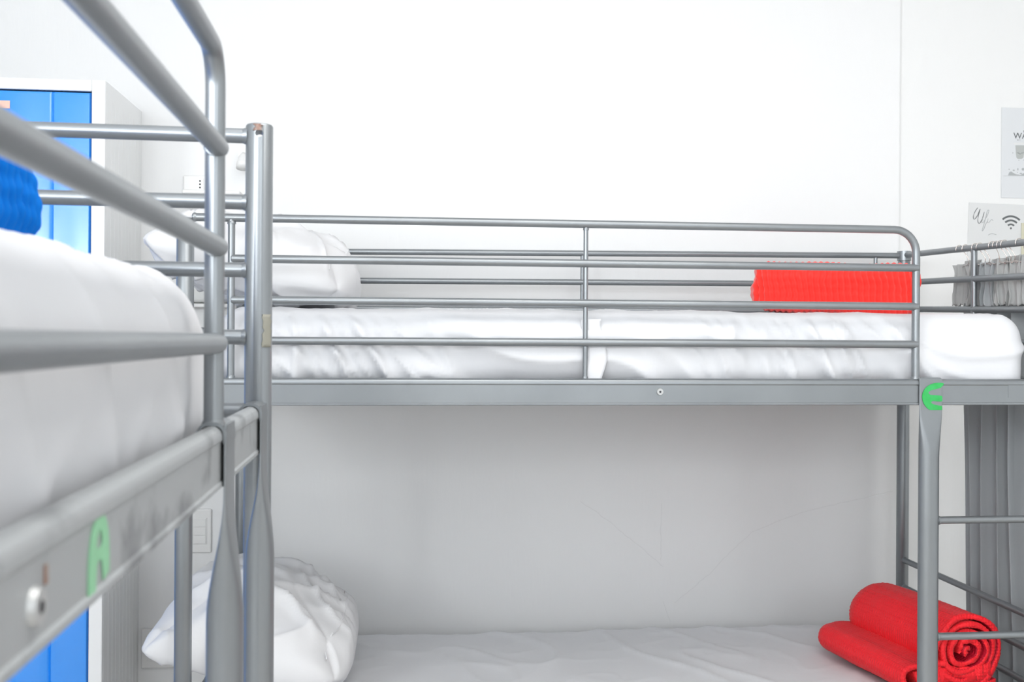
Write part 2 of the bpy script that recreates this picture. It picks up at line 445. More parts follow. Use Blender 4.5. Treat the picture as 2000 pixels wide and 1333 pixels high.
    # head end: one rail above each mattress
    for a in (0.012, -0.86):
        tube('head_rail', [(-Lg, rp*0.85, a+H), (-Lg, W-rp*0.85, a+H)], rr, m, root)
    return root
def bolt(root, x, z, r=0.0085, y=-BEAM_T/2+0.0018):  # y = the beam face
    bm = bmesh.new()
    bmesh.ops.create_cone(bm, cap_ends=True, segments=28, radius1=r, radius2=r*0.86, depth=0.0035)
    bmesh.ops.transform(bm, matrix=Matrix.Translation((x, y-0.00175, z)) @ Matrix.Rotation(PI/2, 4, 'X'), verts=bm.verts)
    o = bm_obj('bolt', bm, M['bolt'], root, False)
    o['label'] = 'zinc bolt head'
    b2 = bmesh.new()
    bmesh.ops.create_cone(b2, cap_ends=True, segments=6, radius1=r*0.33, radius2=r*0.33, depth=0.0006)
    bmesh.ops.transform(b2, matrix=Matrix.Translation((x, y-0.0037, z)) @ Matrix.Rotation(PI/2, 4, 'X'), verts=b2.verts)
    bm_obj('hex_socket', b2, M['dark'], o)
    return o

EX, EY = 1.60, 2.333
bedE = make_bunk((EX, EY, 0), 0, 2.084, 0.817, 0.019, None, (0.264, 0.173, 0.081, -0.0095), 1.215-EX, 0.055,
                 (0.2525, 0.164, 0.077, -0.01), (0.274, 0.186, 0.10, 0.012), 0.262, 0.285,
                 ((0.257, 0.273), (0.170, 0.180), (0.085, 0.092)), (-0.154, -0.092), (-1.05, -0.096),
                 'grey metal bunk bed along the back wall with two white-sheeted bunks')
bolt(bedE, wpos(1287, 768, EY)[0]-EX, -0.1225+H)
box('paint_patch', (0.075-0.19, -BEAM_T/2+0.0014, H-0.121), (0.085, 0.0008, 0.03), M['metal'], bedE)
# collar on the rear post of the foot end
cb = bmesh.new(); bmesh.ops.create_cone(cb, cap_ends=True, segments=32, radius1=0.0215, radius2=0.0215, depth=0.03)
bmesh.ops.transform(cb, matrix=Matrix.Translation((0, 0.817, H+0.272)), verts=cb.verts)
bm_obj('post_collar', cb, M['metal'], bedE, False)

RA = math.radians(0.93)
def rotA(x, y):
    c, s = math.cos(RA), math.sin(RA)
    return (x*c-y*s, x*s+y*c)
AX, AY = -0.161, 1.314
pa = rotA(AX, AY)
bedA = make_bunk((pa[0], pa[1], 0), PI/2+RA, 2.084, 0.817, 0.0168, None, (0.266, 0.1765, 0.0835, -0.0068), 0.984-AY, 0.035,
                 (0.251, 0.168, 0.083, -0.001), (0.254, 0.171, 0.086, 0.002), 0.2655, 0.2655,
                 ((0.257, 0.257), (0.170, 0.170), (0.085, 0.085)), (-0.141, -0.0835), (-1.04,),
                 'nearest grey metal bunk bed at the left, guard rails running towards the viewer', beam_mat='scuffed', hole=0.10, bt=0.020)
# A bolt and a rusty scratch on the near beam
def a_local(u, v, X=-0.152):
    """photo point on the vertical plane x = X of the left bed, as local (x, z) of that bed"""
    a = math.atan((u-1000)/2000.0)+math.radians(6.93)
    Y = X/math.tan(a); d = X*math.sin(math.radians(6.93))+Y*math.cos(math.radians(6.93))
    return Y-AY, (660.4+0.0062*(u-1000)-v)*d/2000.0+H
bx, bz = a_local(72, 1186)
bolt(bedA, bx, bz, 0.0092, -0.010+0.0018)
sx_, sz_ = a_local(94, 1122)
o = box('rust_scratch', (sx_, -0.010+0.0014, sz_), (0.0035, 0.0012, 0.009), M['rust'], bedA); o['label'] = 'small rusty chip in the paint'
# rust bloom round the drilled hole and tape remnant on the far post
def patch_on_post(name, r, a0, a1, z0, z1, mat, root, wob=0.0, n=14, mz=10, th=0.0006):
    V = []; F = []
    for j in range(mz+1):
        for i in range(n+1):
            s = i/n; t = j/mz
            e = wob*(noise.noise(Vector((s*5, t*7, 3)))-0.0)
            a = a0+(a1-a0)*s+e*(1 if s > 0.5 else -1)*(abs(s-0.5)*2)
            z = z0+(z1-z0)*t
            V.append(Vector((math.cos(a)*(r+th), math.sin(a)*(r+th), z)))
    for j in range(mz):
        for i in range(n):
            a = j*(n+1)+i; F.append((a, a+1, a+n+2, a+n+1))
    o = mesh_obj(name, V, F, mat, root)
    md = o.modifiers.new('s', 'SOLIDIFY'); md.thickness = th; md.offset = 0
    return o
# direction from post to camera in the bed's local frame: camera is at local (-1.314, -0.161)
camdir = math.atan2(-0.161, -1.314)
o = patch_on_post('tape_remnant', 0.0168, camdir+0.30, camdir+1.05, H-0.0135, H+0.0275, M['tape'], bedA, 0.25); o['label'] = 'strip of old beige tape'
o = patch_on_post('rust_spot', 0.0168, camdir-0.36, camdir+0.12, H+0.2555, H+0.2635, M['rust'], bedA, 0.4); o['label'] = 'rust above the drilled hole'

# ------------------------------------------------------------------ ladders hooked over the side beams
def make_ladder(loc, rz, x1, x2, rungs, beam, label, hw=0.0245, ht=0.0175, BEAM_T=0.028):
    root = empty('bunk_ladder', loc, rz)
    tag(root, label, 'ladder', 'grey ladders hooked on the bunk beds')
    z0, z1 = beam[0]+H, beam[1]+H
    m = M['metal']
    def leg(xc):
        V = []; F = []; n = 36
        # cross sections from the floor up to the flattened plate
        secs = []
        zs = [0.0, 0.004] + [0.004+(z0-0.13-0.004)*k/6 for k in range(1, 7)] + [z0-0.13+0.135*k/14 for k in range(1, 15)] + [z1-0.008, z1+0.001]
        for z in zs:
            t = min(max((z-(z0-0.13))/0.125, 0), 1)
            s = t*t*(3-2*t)
            w = hw+(0.0285-hw)*(s**1.6); th = ht*(1-s)+0.0016*s
            yc = -0.009*(1-s)-(BEAM_T/2+0.0022)*s
            if z == 0.0: w -= 0.002; th -= 0.002
            p = 2.0+2.5*s
            ring = []
            for k in range(n):
                a = 2*PI*k/n; ca, sa = math.cos(a), math.sin(a)
                ring.append(Vector((xc+w*math.copysign(abs(ca)**(2/p), ca), yc+th*math.copysign(abs(sa)**(2/p), sa), z)))
            secs.append(ring)
        for r_ in secs: V += r_
        for i in range(len(secs)-1):
            for k in range(n):
                a = i*n+k; b = i*n+(k+1) % n
                F.append((a, b, b+n, a+n))
        F.append(tuple(range(n-1, -1, -1))); F.append(tuple(range((len(secs)-1)*n, len(secs)*n)))
        o = auto(mesh_obj('leg', V, F, m, root), 60)
        # the hook plate, bent over the beam and down its back
        h = BEAM_T/2; prof = []; tk = 0.0032; r = 0.0085
        outer = [(-h-0.0006-tk, z1-0.016)] + [(-h-0.0006-tk+(r+tk)*(1-math.cos(a)), z1+0.0006-r+(r+tk)*math.sin(a)) for a in [PI/2*i/6 for i in range(7)]]
        outer += [(h+0.0006+tk-(r+tk)*(1-math.cos(a)), z1+0.0006-r+(r+tk)*math.sin(a)) for a in [PI/2*(6-i)/6 for i in range(7)]] + [(h+0.0006+tk, z1-0.030)]
        inner = [(h+0.0006, z1-0.030)] + [(h+0.0006-r*(1-math.cos(a)), z1+0.0006-r+r*math.sin(a)) for a in [PI/2*i/6 for i in range(7)]]
        inner += [(-h-0.0006+r*(1-math.cos(a)), z1+0.0006-r+r*math.sin(a)) for a in [PI/2*(6-i)/6 for i in range(7)]] + [(-h-0.0006, z1-0.016)]
        v, f = extrude_profile(outer+inner, xc-0.0283, xc+0.0283)
        auto(mesh_obj('hook', v, f, m, root), 35)
        return o
    leg(x1); leg(x2)
    for z in rungs:
        V, F = sweep([(x1+hw*0.75, -0.009, z+H), (x2-hw*0.75, -0.009, z+H)], 0.0098, 24, flat=0.9)
        w1 = weld((x1+hw+0.001, -0.009, z+H), (1, 0, 0), 0.0098)
        v, f = merge([(V, F), w1])
        auto(mesh_obj('rung', v, f, m, root))
    return root
ladE = make_ladder((EX, EY, 0), 0, 1.245-EX, -0.047, (-0.429, -0.707, -0.985), (-0.154, -0.092),
                   'grey bunk ladder on the back-wall bed, with a bright green letter E')
ladA = make_ladder((pa[0], pa[1], 0), PI/2+RA, 1.0-AY, 1.268-AY, (-0.452, -0.73, -1.008), (-0.141, -0.0835),
                   'grey bunk ladder hooked on the nearest bed beside its far post', hw=0.022, ht=0.0172, BEAM_T=0.020)

# green letters
def smooth_loop(pts, k=5):
    out = []; n = len(pts)
    for i in range(n):
        p0, p1, p2, p3 = pts[i-1], pts[i], pts[(i+1) % n], pts[(i+2) % n]
        m1 = ((p2[0]-p0[0])/2, (p2[1]-p0[1])/2) if len(p1) < 3 else (p2[0]-p1[0], p2[1]-p1[1])
        m2 = ((p3[0]-p1[0])/2, (p3[1]-p1[1])/2) if len(p2) < 3 else (p2[0]-p1[0], p2[1]-p1[1])
        for j in range(k):
            t = j/k; a = 2*t**3-3*t*t+1; b = t**3-2*t*t+t; c = -2*t**3+3*t*t; d = t**3-t*t
            out.append((a*p1[0]+b*m1[0]+c*p2[0]+d*m2[0], a*p1[1]+b*m1[1]+c*p2[1]+d*m2[1], 1))
    return out
def flat_shape(name, outline, holes, th, mat, parent, mtx):
    """2D outline with holes -> thin solid, through a filled curve"""
    cu = bpy.data.curves.new(name, 'CURVE'); cu.dimensions = '2D'; cu.fill_mode = 'BOTH'; cu.extrude = th/2
    for pts in [outline]+holes:
        pts = smooth_loop(pts); sp = cu.splines.new('BEZIER'); sp.bezier_points.add(len(pts)-1); sp.use_cyclic_u = True
        for b, p in zip(sp.bezier_points, pts):
            b.co = (p[0], p[1], 0); b.handle_left_type = b.handle_right_type = 'VECTOR' if len(p) > 2 else 'AUTO'
    o = bpy.data.objects.new('tmp', cu); C.objects.link(o)
    bpy.context.view_layer.update()
    me = bpy.data.meshes.new_from_object(o.evaluated_get(bpy.context.evaluated_depsgraph_get())); me.name = name
    bpy.data.objects.remove(o); bpy.data.curves.remove(cu)
    me.transform(mtx); me.materials.clear(); me.materials.append(mat)
    r = bpy.data.objects.new(name, me); C.objects.link(r)
    if parent: r.parent = parent
    return r
# letter E, measured in units of its height
E_out = [(0.86, 1.0), (0.62, 1.03), (0.36, 0.98), (0.12, 0.82), (0.0, 0.55), (0.05, 0.28), (0.18, 0.09), (0.30, 0.0, 1), (0.80, 0.0, 1),
         (0.80, 0.15, 1), (0.60, 0.18), (0.42, 0.23), (0.36, 0.29), (0.44, 0.34), (0.60, 0.32), (0.78, 0.33), (0.80, 0.44), (0.78, 0.53),
         (0.56, 0.56), (0.32, 0.58), (0.25, 0.66), (0.34, 0.74), (0.50, 0.78), (0.74, 0.84, 1)]
hE = 52*2.46/2000*0.98
mt = Matrix.Translation((1.245-EX-0.0225, -BEAM_T/2-0.0048, H-0.165)) @ Matrix.Rotation(PI/2, 4, 'X') @ Matrix.Scale(hE, 4)
eo = flat_shape('letter_sticker', E_out, [], 0.008, M['green'], ladE, mt); eo['label'] = 'bright green letter E sticker'
A_out = [(0.0, 0.0, 1), (0.03, 0.45), (0.16, 0.80), (0.42, 1.0), (0.72, 0.96), (0.92, 0.75), (1.0, 0.42), (1.0, 0.14, 1), (0.72, 0.06, 1),
         (0.66, 0.28), (0.60, 0.37), (0.42, 0.37), (0.37, 0.24), (0.33, 0.0, 1)]
A_hole = [(0.38, 0.55), (0.62, 0.55), (0.64, 0.68), (0.54, 0.79), (0.42, 0.70)]
ax0, az0 = a_local(176, 1168); ax1, az1 = a_local(214, 1010)
sA = 0.0525
mt = (Matrix.Translation((ax0, -0.010+0.0012, az0)) @ Matrix.Rotation(PI/2, 4, 'X')
      @ Matrix.Diagonal((a_local(216, 1080)[0]-ax0, a_local(197, 1005)[1]-az0, 1.0, 1.0)))
ao = flat_shape('letter_sticker', A_out, [A_hole], 0.0008, M['green_pale'], bedA, mt); ao['label'] = 'pale green letter A sticker'

# ------------------------------------------------------------------ bedding
def ridged(p, k=2.0):
    n = noise.noise(p)
    return (1-min(abs(n)*2.2, 1))**k
def soft_box(name, size, r, step, disp, mat, parent=None, loc=(0, 0, 0), rz=0):
    """rounded box from a fine grid of faces, displaced along its normals"""
    sx, sy, sz = [s/2 for s in size]
    nx, ny, nz = [max(3, int(s/step)) for s in size]
    idx = {}; V = []; F = []
    def put(x, y, z):
        k = (round(x, 5), round(y, 5), round(z, 5))
        if k in idx: return idx[k]
        c = Vector((max(-sx+r, min(sx-r, x)), max(-sy+r, min(sy-r, y)), max(-sz+r, min(sz-r, z))))
        d = Vector((x, y, z))-c
        # spread cube corners evenly over the round
        n = d.normalized() if d.length > 1e-9 else Vector((0, 0, 1))
        if d.length > 1e-9: p = c+n*r
        else: p = Vector((x, y, z))
        p = p + n*disp(p, n)
        idx[k] = len(V); V.append(p); return idx[k]
    def face(f, n1, n2):
        g = [[put(*f(i/n1, j/n2)) for j in range(n2+1)] for i in range(n1+1)]
        for i in range(n1):
            for j in range(n2): F.append((g[i][j], g[i+1][j], g[i+1][j+1], g[i][j+1]))
    def s(t, h): return -h+2*h*t
    face(lambda a, b: (s(a, sx), s(b, sy), sz), nx, ny)
    face(lambda a, b: (s(b, sx), s(a, sy), -sz), ny, nx)
    face(lambda a, b: (s(a, sx), -sy, s(b, sz)), nx, nz)
    face(lambda a, b: (s(b, sx), sy, s(a, sz)), nz, nx)
    face(lambda a, b: (sx, s(a, sy), s(b, sz)), ny, nz)
    face(lambda a, b: (-sx, s(b, sy), s(a, sz)), nz, ny)
    o = mesh_obj(name, V, F, mat, parent); o.location = loc; o.rotation_euler = (0, 0, rz)
    return o
def sheet_disp(seed, amp_side, amp_top, dirx=1.0, bulge=0.006, size=None):
    sv = Vector((seed*3.1, seed*1.7, seed))
    def f(p, n):
        side = 1-min(max(n.z, 0), 1)
        q = p+sv
        # slanting pulls on the sides
        sk = q.x+q.z*0.7*dirx*(1+0.8*noise.noise(Vector((q.x*1.3, q.y, seed))))
        a = ridged(Vector((sk*7, q.y*4, q.z*2.2)), 3)*1.0 + ridged(Vector((sk*14+3, q.y*6, q.z*4+5)), 3)*0.5
        b = noise.noise(Vector((q.x*3.5, q.y*3.5, q.z*6)))*0.9
        c = ridged(Vector((q.x*5+q.y*4, q.y*3-q.x*1.5, 1.7)), 4)+0.4*ridged(Vector((q.x*9-q.y*6, q.y*7, 4.2)), 4)
        return amp_side*side*(a-0.5+b*0.5)+amp_top*(1-side)*(c-0.3+b*0.6) + bulge*side*math.cos(min(abs(p.z)/0.1, 1)*PI/2)
    return f
# upper mattress of the back-wall bed
mE = soft_box('mattress', (1.955, 0.765, 0.192), 0.062, 0.0075, sheet_disp(1, 0.022, 0.004), M['sheet'], loc=(0.552, 2.349+0.3925, H-0.029))
tag(mE, 'white-sheeted mattress of the upper bunk behind the long guard rail', 'mattress')
# a hem of the second sheet, lying over the front of the mattress
def hem(x, y, z0, z1):
    V = []; F = []; n = 30
    for j in range(n+1):
        t = j/n; z = z0+(z1-z0)*t
        xo = x+0.028*math.sin(t*2.3)*(1-t)+0.006*noise.noise(Vector((t*4, 1, 2)))
        for i in range(7):
            V.append(Vector((xo-0.045*(1-i/6), y-0.003*(i/6)-0.004*t*(1-t), z)))
    for j in range(n):
        for i in range(6):
            a = j*7+i; F.append((a, a+1, a+8, a+7))
    o = mesh_obj('sheet_hem', V, F, M['sheet'], None)
    md = o.modifiers.new('s', 'SOLIDIFY'); md.thickness = 0.0025; md.offset = 0
    return o
hx = wpos(1172, 700, 2.35)[0]
hm = hem(hx, 2.343, H-0.10, H+0.045)
hm.parent = mE; hm.matrix_parent_inverse = Matrix.Translation(-Vector(mE.location))
box('sheet_corner', (1.0, 0.0, 0.0), (0.045, 0.02, 0.02), M['sheet'], mE, 0.006).location = (-0.065, -0.12, -0.135)
# lower mattress
mL = soft_box('mattress', (1.95, 0.775, 0.16), 0.055, 0.010, sheet_disp(5, 0.008, 0.0075), M['sheet'], loc=(0.54, 2.362+0.39, H-0.975))
tag(mL, 'white-sheeted mattress of the lower bunk against the wall', 'mattress')
# near mattress on the left bed
def dispA(p, n):
    base = sheet_disp(9, 0.0, 0.004)(p, n)
    side = 1-min(max(n.z, 0), 1)
    # soft long folds falling towards the foot
    sk = p.x*1.0+p.z*0.55
    a = ridged(Vector((sk*9+1.3, p.z*1.5, 2.2)), 2)*0.7+noise.noise(Vector((sk*5, p.z*4, 8)))*0.9
    tuck = ridged(Vector((p.x*6-p.z*9, p.z*5, 6.1)), 3)*max(0, -p.z/0.1)*0.8
    return base+side*0.010*(a+tuck-0.5)
mA = soft_box('mattress', (1.87, 0.765, 0.21), 0.062, 0.0085, dispA, M['sheet'])
c = Vector((-0.205-1.87/2, 0.024+0.3825, 0))
def bedA_world(x, y):
    a = PI/2+RA; return (pa[0]+x*math.cos(a)-y*math.sin(a), pa[1]+x*math.sin(a)+y*math.cos(a))
wxy = bedA_world(c.x, c.y)
mA.location = (wxy[0], wxy[1], H-0.039); mA.rotation_euler = (0, 0, PI/2+RA)
tag(mA, 'white-sheeted mattress on the nearest bed at the far left', 'mattress')

# pillows
def make_pillow(name, lx, ly, T, loc, tilt, seed, label, droop=0.0, raise_left=0.0, crown=0.0, rest=0.0):
    nx, ny = 90, 90; V = []; F = []
    S = Vector((seed*2.7, seed*1.3, seed*0.9))
    for side in (1, -1):
        for i in range(nx+1):
            for j in range(ny+1):
                a = -1+2*i/nx; b = -1+2*j/ny
                a_ = math.sin(a*PI/2)*0.5+a*0.5; b_ = math.sin(b*PI/2)*0.5+b*0.5
                ea = 1-abs(a_)**2.6; eb = 1-abs(b_)**2.6
                t = (max(ea, 0)*max(eb, 0))**0.47
                # edges pull in between the four corners
                mxx = max(abs(a_), abs(b_)); pn = 4.2 if a_ > 0 else 16.0
                sq = mxx/max((abs(a_)**pn+abs(b_)**pn)**(1/pn), 1e-6) if mxx > 1e-6 else 1
                x = a_*sq*lx/2; y = b_*sq*ly/2*(1-0.03*(1-a_*a_)*abs(b_)**2)
                q = Vector((x, y, 0))+S
                # creases: run out from the middle of each short side
                rr_ = ridged(Vector((q.x*3.2+q.y*1.5, q.y*9-q.x*3, side)), 3)*0.7+ridged(Vector((q.x*9, q.y*6+q.x*5, 2*side)), 3)*0.45
                soft = noise.noise(Vector((q.x*4, q.y*4, side*2)))*0.5+noise.noise(Vector((q.x*9, q.y*9, side*3)))*0.25
                z = side*(T/2*t*(1 if side > 0 else 0.62)+(rr_-0.35)*0.032*min(t*2, 1)+soft*0.020*min(t*2, 1))
                # general shape: left end raised or drooping
                zl = 0.0
                if a_ < 0:
                    zl = raise_left*(a_*a_)-droop*(abs(a_)**2.2)
                z += zl + crown*math.exp(-((a_+0.15)/0.5)**2)*max(0, 1-b_*b_)
                V.append(Vector((x, y, z)))
    n1 = ny+1; off = (nx+1)*n1
    for i in range(nx):
        for j in range(ny):
            k = i*n1+j
            F.append((k, k+n1, k+n1+1, k+1)); F.append((off+k, off+k+1, off+k+n1+1, off+k+n1))
    o = mesh_obj(name, V, F, M['pillow'])
    bm = bmesh.new(); bm.from_mesh(o.data); bmesh.ops.remove_doubles(bm, verts=bm.verts, dist=0.0004); bm.to_mesh(o.data); bm.free()
    o.data.polygons.foreach_set('use_smooth', [True]*len(o.data.polygons))
    o.location = loc; o.rotation_euler = tilt
    mw = Matrix.Translation(loc) @ Matrix.Rotation(tilt[1], 4, 'Y'); mi = mw.inverted()
    for v_ in o.data.vertices:                       # the underside rests on the mattress
        q = mw @ v_.co
        if q.z < rest and q.x > -0.41:
            q.z = rest; v_.co = mi @ q
    tag(o, label, 'pillow', 'white pillows on the back-wall bunk')
    # piped seam of the pillowcase opening along the right-hand edge
    pts = []
    for j in range(5, 86):
        b = -1+2*j/90; b_ = math.sin(b*PI/2)*0.5+b*0.5
        x = 0.80*lx/2*(0.8/max((0.8**4.2+abs(b_)**4.2)**(1/4.2), 1e-6) if abs(b_) < 0.8 else abs(b_)/((0.8**4.2+abs(b_)**4.2)**(1/4.2))); ea = 1-0.8**2.6; eb = 1-abs(b_)**2.6
        t = (ea*max(eb, 0))**0.47
        q = Vector((x, b_*ly/2, 0))+S
        rr_ = ridged(Vector((q.x*3.2+q.y*1.5, q.y*9-q.x*3, 1)), 3)*0.7+ridged(Vector((q.x*9, q.y*6+q.x*5, 2)), 3)*0.45
        soft = noise.noise(Vector((q.x*4, q.y*4, 2)))*0.5+noise.noise(Vector((q.x*9, q.y*9, 3)))*0.25
        z = T/2*t+(rr_-0.35)*0.032*min(t*2, 1)+soft*0.020*min(t*2, 1)+crown*math.exp(-((0.8+0.15)/0.5)**2)*max(0, 1-b_*b_)
        sq = max(0.8, abs(b_))/((0.8**4.2+abs(b_)**4.2)**(1/4.2))
        pts.append((x, b_*sq*ly/2*(1-0.03*0.36*abs(b_)**2), z))
    v, f = sweep(pts, 0.0022, 8)
    mesh_obj('seam', v, f, M['pillow'], o)
    return o
p1 = make_pillow('pillow', 0.50, 0.66, 0.27, (-0.365, 2.745, H+0.160), (0.0, math.radians(13), 0.0), 2,
                 'crumpled white pillow on the upper bunk beside the corner post', raise_left=0.01, crown=0.01, rest=H+0.070)
p2 = make_pillow('pillow', 0.49, 0.68, 0.27, (-0.362, 2.745, H-0.772), (0.0, math.radians(12), 0.0), 6,
                 'plump white pillow on the lower bunk below the light switch', droop=0.0, crown=0.025, rest=H-0.888)

# ------------------------------------------------------------------ blankets
def knit_blanket(name, size, loc, rz, mat, pitch, label, group=None, seed=1, amp=0.0042):
    sx, sy, sz = size
    def d(p, n):
        side = 1-abs(n.z)*0.6
        wob = 0.9*noise.noise(Vector((p.x*9, p.y*4, p.z*22+seed)))+0.4*noise.noise(Vector((p.x*30, p.y*9, p.z*50)))
        rib = math.cos(2*PI*(p.x+p.z*0.13)/pitch+wob*2.2)
        cab = math.cos(2*PI*p.z/0.021+3*noise.noise(Vector((p.x/pitch*0.8, 0, seed))))*0.35
        loose = 0.008*noise.noise(Vector((p.x*7, p.y*7, p.z*16+seed*3)))
        return amp*side*(rib+cab*0.7)+loose
    o = soft_box(name, size, min(sz*0.42, 0.045), 0.0024, d, mat, loc=loc, rz=rz)
    return tag(o, label, 'blanket', group)
bl, zb = wpos(1475, 560, 2.47); br = wpos(1784, 560, 2.47)[0]
knit_blanket('blanket', (br-bl+0.005, 0.19, 0.134), ((bl+br)/2+0.060, 2.47+0.15, H+0.066+0.070), -0.33, M['red'], 0.0150,
             'bright red folded knitted blanket on the upper bunk mattress', seed=2).rotation_euler[1] = 0.035
# layer edges that show at its right-hand end
wb = bedA_world(-0.52, 0.49)
blA = knit_blanket('blanket', (0.28, 0.30, 0.115), (0, 0, 0), 0, M['blue_knit'], 0.018,
                   'blue knitted blanket on the nearest mattress, in front of the locker', seed=5)
wb = bedA_world(-0.283-0.14, 0.162+0.15)
blA.location = (wb[0], wb[1], H+0.066+0.060); blA.rotation_euler = (0, 0, PI/2+RA)

# rolled red quilt on the lower bunk
def rolled_quilt():
    V = []; F = []; FM = []
    ln = 0.42; ny = 56
    th = 0.0062
    def ribbon(path, th, ymap, shrink, flip=False):
        """path: list of (x,z); extruded along y with thickness; shrink(y)->scale about path centre"""
        n = len(path)
        cx = sum(p[0] for p in path)/n; cz = sum(p[1] for p in path)/n
        nor = []
        for i in range(n):
            a = path[max(i-1, 0)]; b = path[min(i+1, n-1)]
            dx, dz = b[0]-a[0], b[1]-a[1]; l = math.hypot(dx, dz) or 1
            nor.append((-dz/l, dx/l))
        base = len(V)
        for j in range(ny+1):
            t = j/ny; y = ymap(t); s = shrink(t)
            for side in (1, -1):
                for i, (px, pz) in enumerate(path):
                    arc_s = i*0.004
                    w = 0.0010*math.sin(2*PI*y/0.0095)*math.sin(2*PI*arc_s/0.0095)*1.5
                    w += 0.0030*noise.noise(Vector((px*14, y*10, pz*14+side*0.2)))
                    pr = 0.0032*noise.noise(Vector((i*0.12, 5.5, side)))*(1-t)
                    r_ = side*th+w+pr
                    x = cx+(px-cx)*s+nor[i][0]*r_*min(1, s+0.2); z = cz+(pz-cz)*s+nor[i][1]*r_*min(1, s+0.2)
                    edge = 0.010*noise.noise(Vector((i*0.07, 1.1, 9)))*(1-t)
                    V.append(Vector((x, y+edge, z)))
        m = 2*n
        for j in range(ny):
            for sd in range(2):
                for i in range(n-1):
                    a = base+j*m+sd*n+i
                    q = (a, a+1, a+1+m, a+m) if sd else (a, a+m, a+1+m, a+1)
                    F.append(q); FM.append((1 if sd == 0 else 0) if flip else (0 if sd == 0 else 1))
            for i0 in (0, n-1):
                a = base+j*m+i0; b = a+n
                F.append((a, b, b+m, a+m)); FM.append(0)
        for j in (0, ny):
            for i in range(n-1):
                a = base+j*m+i
                F.append((a, a+n, a+n+1, a+1) if j == 0 else (a, a+1, a+n+1, a+n)); FM.append(0)
    # spiral of the main roll (viewed from the near end), flattened to an oval
    path = []
    turns = 3.8; nn = 380
    for i in range(nn+1):
        t = i/nn
        a = -0.9*PI - t*turns*2*PI
        r = 0.016+0.080*(t**0.85)
        jig = 1+0.10*math.sin(a*2.0+1.0)*(1-t)+0.07*math.sin(a*3+2)*(1-t)
        path.append((r*jig*1.10*math.cos(a), r*jig*0.98*math.sin(a)))
    def ymap(t): return -ln/2+ln*t
    def shr(t):
        e = max(0, (t-0.80)/0.20)
        return math.sqrt(max(0.0, 1-e*e*0.985))
    path = path[::-1]
    ribbon(path, th, ymap, shr, flip=True)
    # flat fold beside and under the roll
    p2 = []
    cx, cz = -0.118, -0.058
    for i in range(150):
        t = i/149
        if t < 0.42: p2.append((0.09-(0.09+0.155)*t/0.42, -0.087+0.0*t))
        elif t < 0.58:
            a = -PI/2-(t-0.42)/0.16*PI
            p2.append((-0.155+0.029*math.cos(a), -0.058+0.029*math.sin(a)))
        else: p2.append((-0.155+0.09*(t-0.58)/0.42, -0.029+0.004*math.sin((t-0.58)*7)))
    ribbon(p2, th, ymap, lambda t: math.sqrt(max(0.0, 1-max(0, (t-0.86)/0.14)**2*0.98)))
    # its filling, so the fold is closed
    p3 = [(-0.150+0.22*i/40, -0.060+0.002*math.sin(i)) for i in range(41)]
    ribbon(p3, 0.019, ymap, lambda t: math.sqrt(max(0.0, 1-max(0, (t-0.86)/0.14)**2*0.98)))
    # lining layers inside the roll
    core = [(0.012*math.cos(a)*k, 0.012*math.sin(a)*k) for a, k in [(i*0.4, 0.3+i*0.06) for i in range(12)]]
    ribbon(core, 0.006, ymap, shr)
    o = mesh_obj('blanket', V, F, None, mats=[M['red_quilt'], M['red_quilt_back']], fmat=FM)
    return tag(o, 'deep red quilted blanket rolled up on the lower bunk beside the ladder', 'blanket')
rq = rolled_quilt()
rq.location = (1.385, 2.665, H-0.895+0.110); rq.rotation_euler = (0, 0, math.radians(10))

# ------------------------------------------------------------------ locker
LX = -0.807; LD = 0.372; LT = H+0.69
FY = WY-LD
lk = empty('locker', ((LX-0.62), WY-LD/2, 0)); tag(lk, 'tall white metal locker with glossy blue doors at the far left', 'locker')
def lput(o): 
    o.parent = lk; o.matrix_parent_inverse = Matrix.Translation(-Vector(lk.location)); return o
LW = 1.24
bm = bmesh.new()
add_box(bm, (LX-0.0055, WY-LD/2, LT/2), (0.011, LD, LT), 0.002)
add_box(bm, (LX-LW+0.0055, WY-LD/2, LT/2), (0.011, LD, LT), 0.002)
add_box(bm, (LX-LW/2, WY-LD/2, LT-0.006), (LW-0.022, LD, 0.011), 0.002)
add_box(bm, (LX-LW/2, WY-0.008, LT/2), (LW-0.022, 0.012, LT-0.024))
add_box(bm, (LX-LW/2, WY-LD/2, 0.06), (LW-0.022, LD-0.002, 0.02))
lput(bm_obj('body', bm, M['locker_white']))
# front frame
bm = bmesh.new()
add_box(bm, (LX-0.018, FY-0.006, LT/2), (0.036, 0.014, LT), 0.003)
add_box(bm, (LX-LW+0.018, FY-0.006, LT/2), (0.036, 0.014, LT), 0.003)
add_box(bm, (LX-LW/2, FY-0.006, LT-0.0155), (LW-0.072, 0.0135, 0.031), 0.003)
add_box(bm, (LX-LW/2, FY-0.006, 0.04), (LW-0.072, 0.0135, 0.08), 0.003)
lput(bm_obj('front_frame', bm, M['locker_white']))
